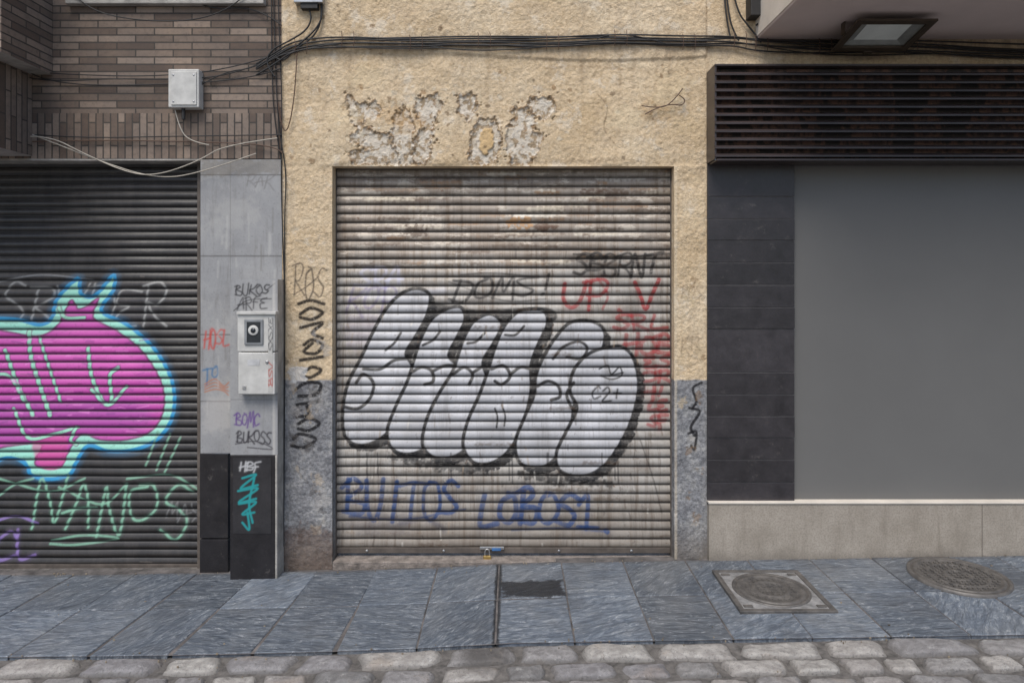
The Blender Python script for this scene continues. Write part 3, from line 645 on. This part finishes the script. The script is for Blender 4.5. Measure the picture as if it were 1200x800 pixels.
# ================================================================ SHOP FRONT (right)
sf=empty('shop_front')
rows=[188,231,257,282,308,334,360,385,436,462,487,512,538,564,590]
tl=[]
xa,xb=W(828,0)[0],W(930,0)[0]
for i in range(len(rows)-1):
    z1=W(0,rows[i])[2]-.0028; z0=W(0,rows[i+1])[2]+.0028; dy=random.uniform(-.003,.003)
    tl.append((xa+.001,xb-.002,-.02+dy,.05,z0,z1))
boxes('column_tiles',tl,M['blk'],sf,.0015)
box('column_core',xa+.003,xb-.004,-.014,.2,W(0,590)[2],W(0,188)[2],simple('grout',(.13,.12,.115),.9),sf)
box('window_board',xb,7,.012,.05,W(0,592)[2],W(0,170)[2],M['panel'],sf)
box('board_edge',xb-.0005,xb+.004,.004,.0118,W(0,590)[2],W(0,188)[2],M['steel'],sf)
xc=xa+.004
box('stone_plinth',xc,7,-.045,.1,-.2,W(0,590,-.045)[2],M['base'],sf,.005)
box('plinth_cap',xc-.004,7,-.052,.011,W(0,590,-.045)[2]+.0005,W(0,590,-.045)[2]+.012,M['cream'],sf,.002)
for q in (1145,): box('plinth_joint',W(q,0)[0],W(q,0)[0]+.003,-.0465,-.044,-.2,W(0,591,-.045)[2],M['rail'],sf)
lb=empty('louvered_shutter_box'); yl=-.19
xL=W(838,0,yl)[0]; zT=W(0,77,yl)[2]; zB=W(0,186,yl)[2]
box('side_panel',xL,xL+.012,yl+.01,-.001,zB,zT,M['lv'],lb,.001)
box('top_panel',xL,7,yl+.005,-.001,zT,zT+.012,M['lv'],lb,.001)
box('back_panel',xL+.013,7,-.12,-.11,zB+.01,zT-.001,M['lvin'],lb)
box('bottom_rail',xL+.0125,7,yl,-.001,zB-.012,zB,M['lv'],lb,.001)
n=11; vs=[];fs=[]
for i in range(n):
    z=zB+.012+(zT-zB-.02)*(i)/(n); h=(zT-zB)/n
    pr=[(yl,z),(yl,z+h*.20),(yl+.012,z+h*.40),(yl+.045,z+h*.60),(yl+.046,z+h*.55),(yl+.012,z+h*.28),(yl+.006,z)]
    k=len(vs); m_=len(pr)
    for x in (xL+.002,7):
        for (y,zz) in pr: vs.append((x,y,zz))
    for j in range(m_): fs.append((k+j,k+(j+1)%m_,k+m_+(j+1)%m_,k+m_+j))
    fs.append(tuple(k+j for j in range(m_)))
mesh_obj('blades',vs,fs,M['lv'],lb)
bc=empty('balcony'); zb=W(0,47)[2]; xB=W(886,0)[0]
box('slab',xB,7,-1.0,-.001,zb,zb+.22,M['soffit'],bc,.008)
box('side_trim',xB-.006,xB-.0005,-.995,-.002,zb+.012,zb+.215,M['cream'],bc,.002)
box('parapet',xB+.04,7,-.98,-.86,zb+.221,zb+1.2,M['cream'],bc,.01)
# floodlight hung under the slab
fl=empty('floodlight'); yc=-.34
s=(D+yc-.12)/D
X0=(1003-600)/S*s; X1=(1101-600)/S*s; zc=zb-.001
vs=[(X0+.09,yc-.02,zc-.012),(X1-.09,yc-.02,zc-.012),(X1-.09,yc+.16,zc-.012),(X0+.09,yc+.16,zc-.012),
    (X0+.02,yc-.12,zc-.040),(X1-.02,yc-.12,zc-.040),(X1-.01,yc+.20,zc-.105),(X0+.01,yc+.20,zc-.105)]
o=mesh_obj('housing',vs,[(0,1,2,3),(0,4,5,1),(1,5,6,2),(2,6,7,3),(3,7,4,0)],M['lampb'],fl)
bm_=o.modifiers.new('b','SOLIDIFY'); bm_.thickness=.004
def lp(u,v,dz):
    return (X0+.02+(X1-X0-.04)*u,yc-.12+.32*v,zc-.040-.065*v-dz)
mesh_obj('reflector',[lp(.04,.06,0),lp(.96,.06,0),lp(.96,.94,0),lp(.04,.94,0),lp(.2,.22,-.02),lp(.8,.22,-.02),lp(.8,.78,-.02),lp(.2,.78,-.02)],[(0,1,5,4),(1,2,6,5),(2,3,7,6),(3,0,4,7)],M['reflector'],fl)
mesh_obj('diffuser',[lp(.2,.22,-.018),lp(.8,.22,-.018),lp(.8,.78,-.018),lp(.2,.78,-.018)],[(0,1,2,3)],M['glassw'],fl)
def fr(u0,u1,v0,v1,nm,h=.014,mt='lampb'):
    v=[lp(u0,v0,.001),lp(u1,v0,.001),lp(u1,v1,.001),lp(u0,v1,.001),lp(u0,v0,h),lp(u1,v0,h),lp(u1,v1,h),lp(u0,v1,h)]
    mesh_obj(nm,v,BF,M[mt],fl)
fr(-.02,1.02,-.02,.10,'frame_front'); fr(-.02,1.02,.88,1.02,'frame_back'); fr(-.02,.07,.10,.88,'frame_left'); fr(.93,1.02,.10,.88,'frame_right')
fr(.44,.56,1.0,1.08,'latch',.02)
box('mount',(X0+X1)/2-.06,(X0+X1)/2+.06,yc-.0,yc+.12,zc-.012,zc,M['lampb'],fl,.002)
for q in (X0+.0,X1-.008): box('yoke',q,q+.008,yc+.02,yc+.06,zc-.075,zc,M['lampb'],fl,.001)

# ================================================================ CABLES
cb=empty('overhead_cables')
main=[(300,80),(322,66),(345,54),(400,46),(480,50),(560,47),(640,49),(720,44),(800,49),(860,46),(885,50),(960,54),(1060,53),(1200,60),(1320,62)]
runs=[]
for k,off in enumerate((-6,-3.5,-1,2,5,8)):
    r=random.Random(k); runs.append([W(x,y+off*r.uniform(.5,1.1)+r.uniform(-2.2,2.2),-.022-.008*r.random()) for x,y in main])
tube('bundle',runs,.0052,M['cable'],cb)
W2=lambda pts,y=-.024:[W(x,yy,y) for x,yy in pts]
tube('thick_runs',[W2([(355,0),(366,14),(362,34),(340,48),(318,58),(310,75),(322,90)],-.03),W2([(376,0),(378,22),(368,44),(345,58),(330,75),(322,66)],-.025),
 W2([(372,-30),(380,10),(372,36),(350,52)],-.03),
 W2([(850,-20),(853,10),(858,35),(866,48)]),W2([(858,-20),(862,12),(880,34),(892,50)]),W2([(848,-20),(850,20),(856,44)])],.0055,M['cable'],cb)
tube('thin_runs',[W2([(325,-40),(327,40),(331,120),(329,200),(332,300),(333,330)],-.014),W2([(320,-40),(322,60),(326,150),(336,200),(333,260),(334,420),(332,640)],-.012),
 W2([(318,-40),(318,80),(322,150),(330,190)],-.012),
 W2([(0,76),(20,90),(70,96),(130,92),(200,94),(280,88),(322,66)]),W2([(0,64),(30,84),(90,88),(180,90),(270,82),(330,62)]),W2([(-40,40),(20,80),(70,100),(190,100),(300,92),(330,80)]),
 W2([(40,158),(100,162),(190,160),(330,158)]),W2([(180,-20),(240,14),(300,6),(330,30)]),
 W2([(75,-20),(95,8),(150,24),(230,26),(282,4),(300,-20)],-.06),
 W2([(700,46),(710,40),(750,42),(782,52)],-.03),W2([(470,50),(520,58),(600,60),(690,50)],-.026),W2([(380,52),(440,60),(520,56)],-.026),
 W2([(885,52),(930,62),(1010,66),(1100,62),(1200,68),(1300,66)],-.02),
 W2([(235,100),(262,84),(300,80),(322,66)])],.0036,M['cable'],cb)
tube('grey_runs',[W2([(36,160),(60,160),(98,180),(150,203),(185,206),(235,188),(262,170),(325,162)],-.06),W2([(38,158),(70,170),(120,190),(180,209),(230,205),(300,180)],-.05),
 W2([(205,128),(210,150),(222,166),(245,170)],-.04)],.0036,M['cablew'],cb)
tube('brown_runs',[W2([(38,166),(120,164),(230,166),(326,170),(331,180)]),W2([(326,120),(332,170),(346,120),(348,60)]),W2([(756,134),(770,126),(788,122),(800,124),(804,116),(796,112)],-.03),W2([(752,124),(775,128),(790,118),(800,104)],-.03)],.0036,M['cableb'],cb)
pts=[]
for (x,y) in main[2:-1:1]:
    for q in (0,14): pts.append([W(x+q,y-9,-.026),W(x+q+2,y+1,-.040),W(x+q,y+10,-.026)])
tube('clips',pts,.0022,M['cableb'],cb)
br=empty('cable_bracket'); pbox('plate',344,378,-14,3,-.06,.06,M['steel'],br,.004); pbox('clamp',352,372,3,10,-.05,.045,M['cable'],br,.003)
al=empty('awning_bracket'); pbox('arm',880,898,-10,18,-.10,.098,M['cable'],al,.004)
tube('hook',W2([(889,18),(893,26),(886,30)],-.05),.006,M['cable'],al)

# ================================================================ GROUND
xs=[-60,-20]+list(np.arange(-8,8.01,.5))+[20,60]; ysg=[-60,-15,-8,-4,-1,.0,.3,60]
vs=[(x,y,zg(x)-.024) for y in ysg for x in xs]; nx=len(xs)
fs=[(j*nx+i,j*nx+i+1,(j+1)*nx+i+1,(j+1)*nx+i) for j in range(len(ysg)-1) for i in range(nx-1)]
mesh_obj('ground',vs,fs,M['groundm'],None,True)
P=([],[],[])
def slab(x0,x1,y0,y1,gap,dz,lst,sk=0,bev=.004,tilt=0):
    vs,fs,rs=lst; k=len(vs); r=(random.random(),random.random(),random.random(),1)
    x0+=gap;x1-=gap;y0+=gap;y1-=gap
    j4=[(random.uniform(-.0025,.0025),random.uniform(-.0025,.0025)) for _ in range(4)]
    for (ins,h) in ((0,-.04),(0,-bev),(bev,0)):
        for q,(x,y) in enumerate(((x0+ins,y0+ins),(x1-ins,y0+ins),(x1-ins,y1-ins),(x0+ins,y1-ins))):
            x+=j4[q][0]; y+=j4[q][1]
            xx=x+(-y-.5)*sk; vs.append((xx,y,zg(xx)+h+dz+tilt*(x-(x0+x1)/2)))
    for j in range(2):
        for i in range(4): fs.append((k+j*4+i,k+j*4+(i+1)%4,k+j*4+4+(i+1)%4,k+j*4+4+i))
    fs.append((k+8,k+9,k+10,k+11)); rs.extend([r]*12)
for i in range(-20,20):
    xx=-.083+.4*i
    sk=0 if xx>-1.2 else -.12*min(1,(-1.2-xx)/1.5+.3)
    for (ya,yb) in ((-.52,-.03),(-1.0,-.52)):
        slab(xx,xx+.4,ya,yb,.0040,random.uniform(-.002,.002),P,sk,.004,random.uniform(-.008,.008))
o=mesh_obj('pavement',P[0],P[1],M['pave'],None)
a=o.data.color_attributes.new('rnd','FLOAT_COLOR','POINT'); a.data.foreach_set('color',np.array(P[2],dtype=np.float32).ravel())
vs=[(x,y,zg(x)-.006) for y in (-1.0,.05) for x in xs]
mesh_obj('pavement_bed',vs,[(i,i+1,nx+i+1,nx+i) for i in range(nx-1)],simple('joint_mortar',(.11,.10,.095),.95,0,.7,9,.6,.006),None)
Vs=[];Fs=[];Rs=[];Es=[]
def sett(cx,cy,hx,hy,h,rot):
    n=10; k=len(Vs); r=(random.random(),random.random(),random.random(),1); c,s_=math.cos(rot),math.sin(rot)
    j1,j2,j3,j4=[random.uniform(-.12,.12) for _ in range(4)]; ph=random.uniform(0,6)
    for j in range(n):
        for i in range(n):
            u=-1+2*i/(n-1); v=-1+2*j/(n-1)
            u=math.copysign(abs(u)**.6,u); v=math.copysign(abs(v)**.6,v)
            x=u*math.sqrt(1-v*v*v*v*.2)*(1+j1*v)+.05*math.sin(3*v+ph); y=v*math.sqrt(1-u*u*u*u*.26)*(1+j2*u)+.05*math.sin(3.3*u+ph*2)
            e=max(abs(u),abs(v)); z=h-.035*e**10-.005*(u*u+v*v)+.0045*math.sin(3*u+ph)*math.cos(2.5*v+ph)+.0024*math.sin(7*u+ph*3)*math.sin(6*v)+j3*.02*u+j4*.015*v
            X=cx+c*x*hx-s_*y*hy; Y=cy+s_*x*hx+c*y*hy
            Vs.append((X,Y,zg(X)+z)); Rs.append(r); Es.append(e)
    for j in range(n-1):
        for i in range(n-1): Fs.append((k+j*n+i,k+j*n+i+1,k+(j+1)*n+i+1,k+(j+1)*n+i))
x=-7.0
while x<7:
    w=random.uniform(.24,.48); sett(x+w/2,-1.085+random.uniform(-.006,.006),w/2-.006,.076,random.uniform(-.003,.005),random.uniform(-.015,.015)); x+=w
y=-1.168
while y>-4.6:
    hh=random.uniform(.12,.155); x=-6.5+random.uniform(0,.2)
    while x<6.5:
        w=random.uniform(.16,.34); sett(x+w/2,y-hh/2+random.uniform(-.006,.006),w/2-.007,hh/2-.006,random.uniform(-.010,.004),random.uniform(-.05,.05)); x+=w
    y-=hh
o=mesh_obj('cobblestone_street',Vs,Fs,M['cob'],None,True)
a=o.data.color_attributes.new('rnd','FLOAT_COLOR','POINT'); a.data.foreach_set('color',np.array(Rs,dtype=np.float32).ravel())
a=o.data.attributes.new('edge','FLOAT','POINT'); a.data.foreach_set('value',np.array(Es,dtype=np.float32))
def studs(m,cx,cy,z,R,p,sz):
    l=[]; n=int(R/p)+1
    for i in range(-n,n+1):
        for j in range(-n,n+1):
            if math.hypot(i*p,j*p)<R-sz: l.append((cx+i*p-sz*.7,cx+i*p+sz*.7,cy+j*p-sz*.7,cy+j*p+sz*.7,z-.004,z+.004))
    boxes('tread_studs',l,M['iron'],m,0,False)
def manhole_square(cx,cy,w):
    m=empty('manhole_cover'); z=zg(cx)+.002
    for nm,b in (('f1',(cx-w/2,cx+w/2,cy-w/2,cy-w/2+.03)),('f2',(cx-w/2,cx+w/2,cy+w/2-.03,cy+w/2)),('f3',(cx-w/2,cx-w/2+.03,cy-w/2+.031,cy+w/2-.031)),('f4',(cx+w/2-.03,cx+w/2,cy-w/2+.031,cy+w/2-.031))):
        box('frame_'+nm,*b,z-.03,z+.012,M['iron'],m,.003)
    box('cement_fill',cx-w/2+.031,cx+w/2-.031,cy-w/2+.031,cy+w/2-.031,z-.03,z+.007,M['cement2'],m)
    R=w*.37
    lathe('rim',[(R+.02,0),(R+.02,.012),(R+.004,.013),(R+.002,.006),(R-.006,.006),(R-.008,.014),(R-.03,.014),(R-.034,.009),(R*.55,.009),(R*.53,.014),(R*.45,.014),(R*.43,.009),(.001,.009)],cx,cy,z+.002,M['iron'],m)
    studs(m,cx,cy,z+.010,R-.04,.032,.012)
    for sx in (-1,1):
        for sy in (-1,1): box('lug',cx+sx*w*.38-.025,cx+sx*w*.38+.025,cy+sy*w*.38-.012,cy+sy*w*.38+.012,z+.004,z+.013,M['iron'],m,.002)
manhole_square(1.50,-.49,.53)
m=empty('manhole_cover'); cx,cy=2.68,-.345; z=zg(cx)+.004; R=.27
lathe('cover',[(R,-.01),(R,.012),(R-.02,.013),(R-.022,.004),(R-.03,.004),(R-.032,.014),(R-.05,.014),(R-.053,.008),(R*.62,.008),(R*.61,.013),(R*.56,.013),(R*.55,.008),(R*.3,.008),(R*.29,.013),(R*.22,.013),(R*.21,.008),(.001,.008)],cx,cy,z,M['iron'],m,64)
studs(m,cx,cy,z+.010,R-.05,.03,.010)
gr=[]
for k in range(200):
    gx=random.uniform(-3.4,3.4); gy=random.choice([random.uniform(-.07,-.02),random.uniform(-1.4,-.1),random.uniform(-1.08,-.98)]); sz=random.uniform(.0015,.005); zz=zg(gx)+.003
    gr.append((gx,gx+sz*random.uniform(1,2.6),gy,gy+sz,zz-.006,zz+sz*.6))
boxes('street_grit',gr,simple('grit',(.22,.18,.13),.9,0,.7,6),None,0,False)

for o in scene.objects:
    if o.type=='MESH' and 'paint' not in o.data.attributes and o.data.materials and o.data.materials[0] in (M['stucco'],M['grey'],M['shut'],M['shut2']):
        a=o.data.color_attributes.new('paint','FLOAT_COLOR','POINT'); a.data.foreach_set('color',[0.0]*4*len(o.data.vertices))

# ================================================================ LIGHT & CAMERA
w=bpy.data.worlds.new('World'); scene.world=w; w.use_nodes=True
nt=w.node_tree; sky=nt.nodes.new('ShaderNodeTexSky'); sky.sky_type='NISHITA'; sky.sun_disc=False
el,az=math.radians(58),math.radians(200)
sky.sun_elevation=el; sky.sun_rotation=az; sky.dust_density=2.0; sky.air_density=1.0
nt.links.new(sky.outputs[0],nt.nodes['Background'].inputs[0]); nt.nodes['Background'].inputs[1].default_value=.15
su=bpy.data.lights.new('sun','SUN'); su.energy=2.7; su.angle=math.radians(30); su.color=(1,.96,.90)
so=bpy.data.objects.new('sun',su); link(so)
d=Vector((math.sin(az)*math.cos(el),math.cos(az)*math.cos(el),math.sin(el)))
so.rotation_euler=d.to_track_quat('Z','Y').to_euler()
cam=bpy.data.cameras.new('camera'); cam.lens=36*D/(1200/S); cam.sensor_width=36; cam.shift_y=-70/1200; cam.clip_end=300; cam.clip_start=.05
co=bpy.data.objects.new('camera',cam); link(co); co.location=(0,-D,H); co.rotation_euler=(math.radians(90),0,0)
scene.camera=co
scene.view_settings.view_transform='Standard'; scene.view_settings.look='None'; scene.view_settings.exposure=0
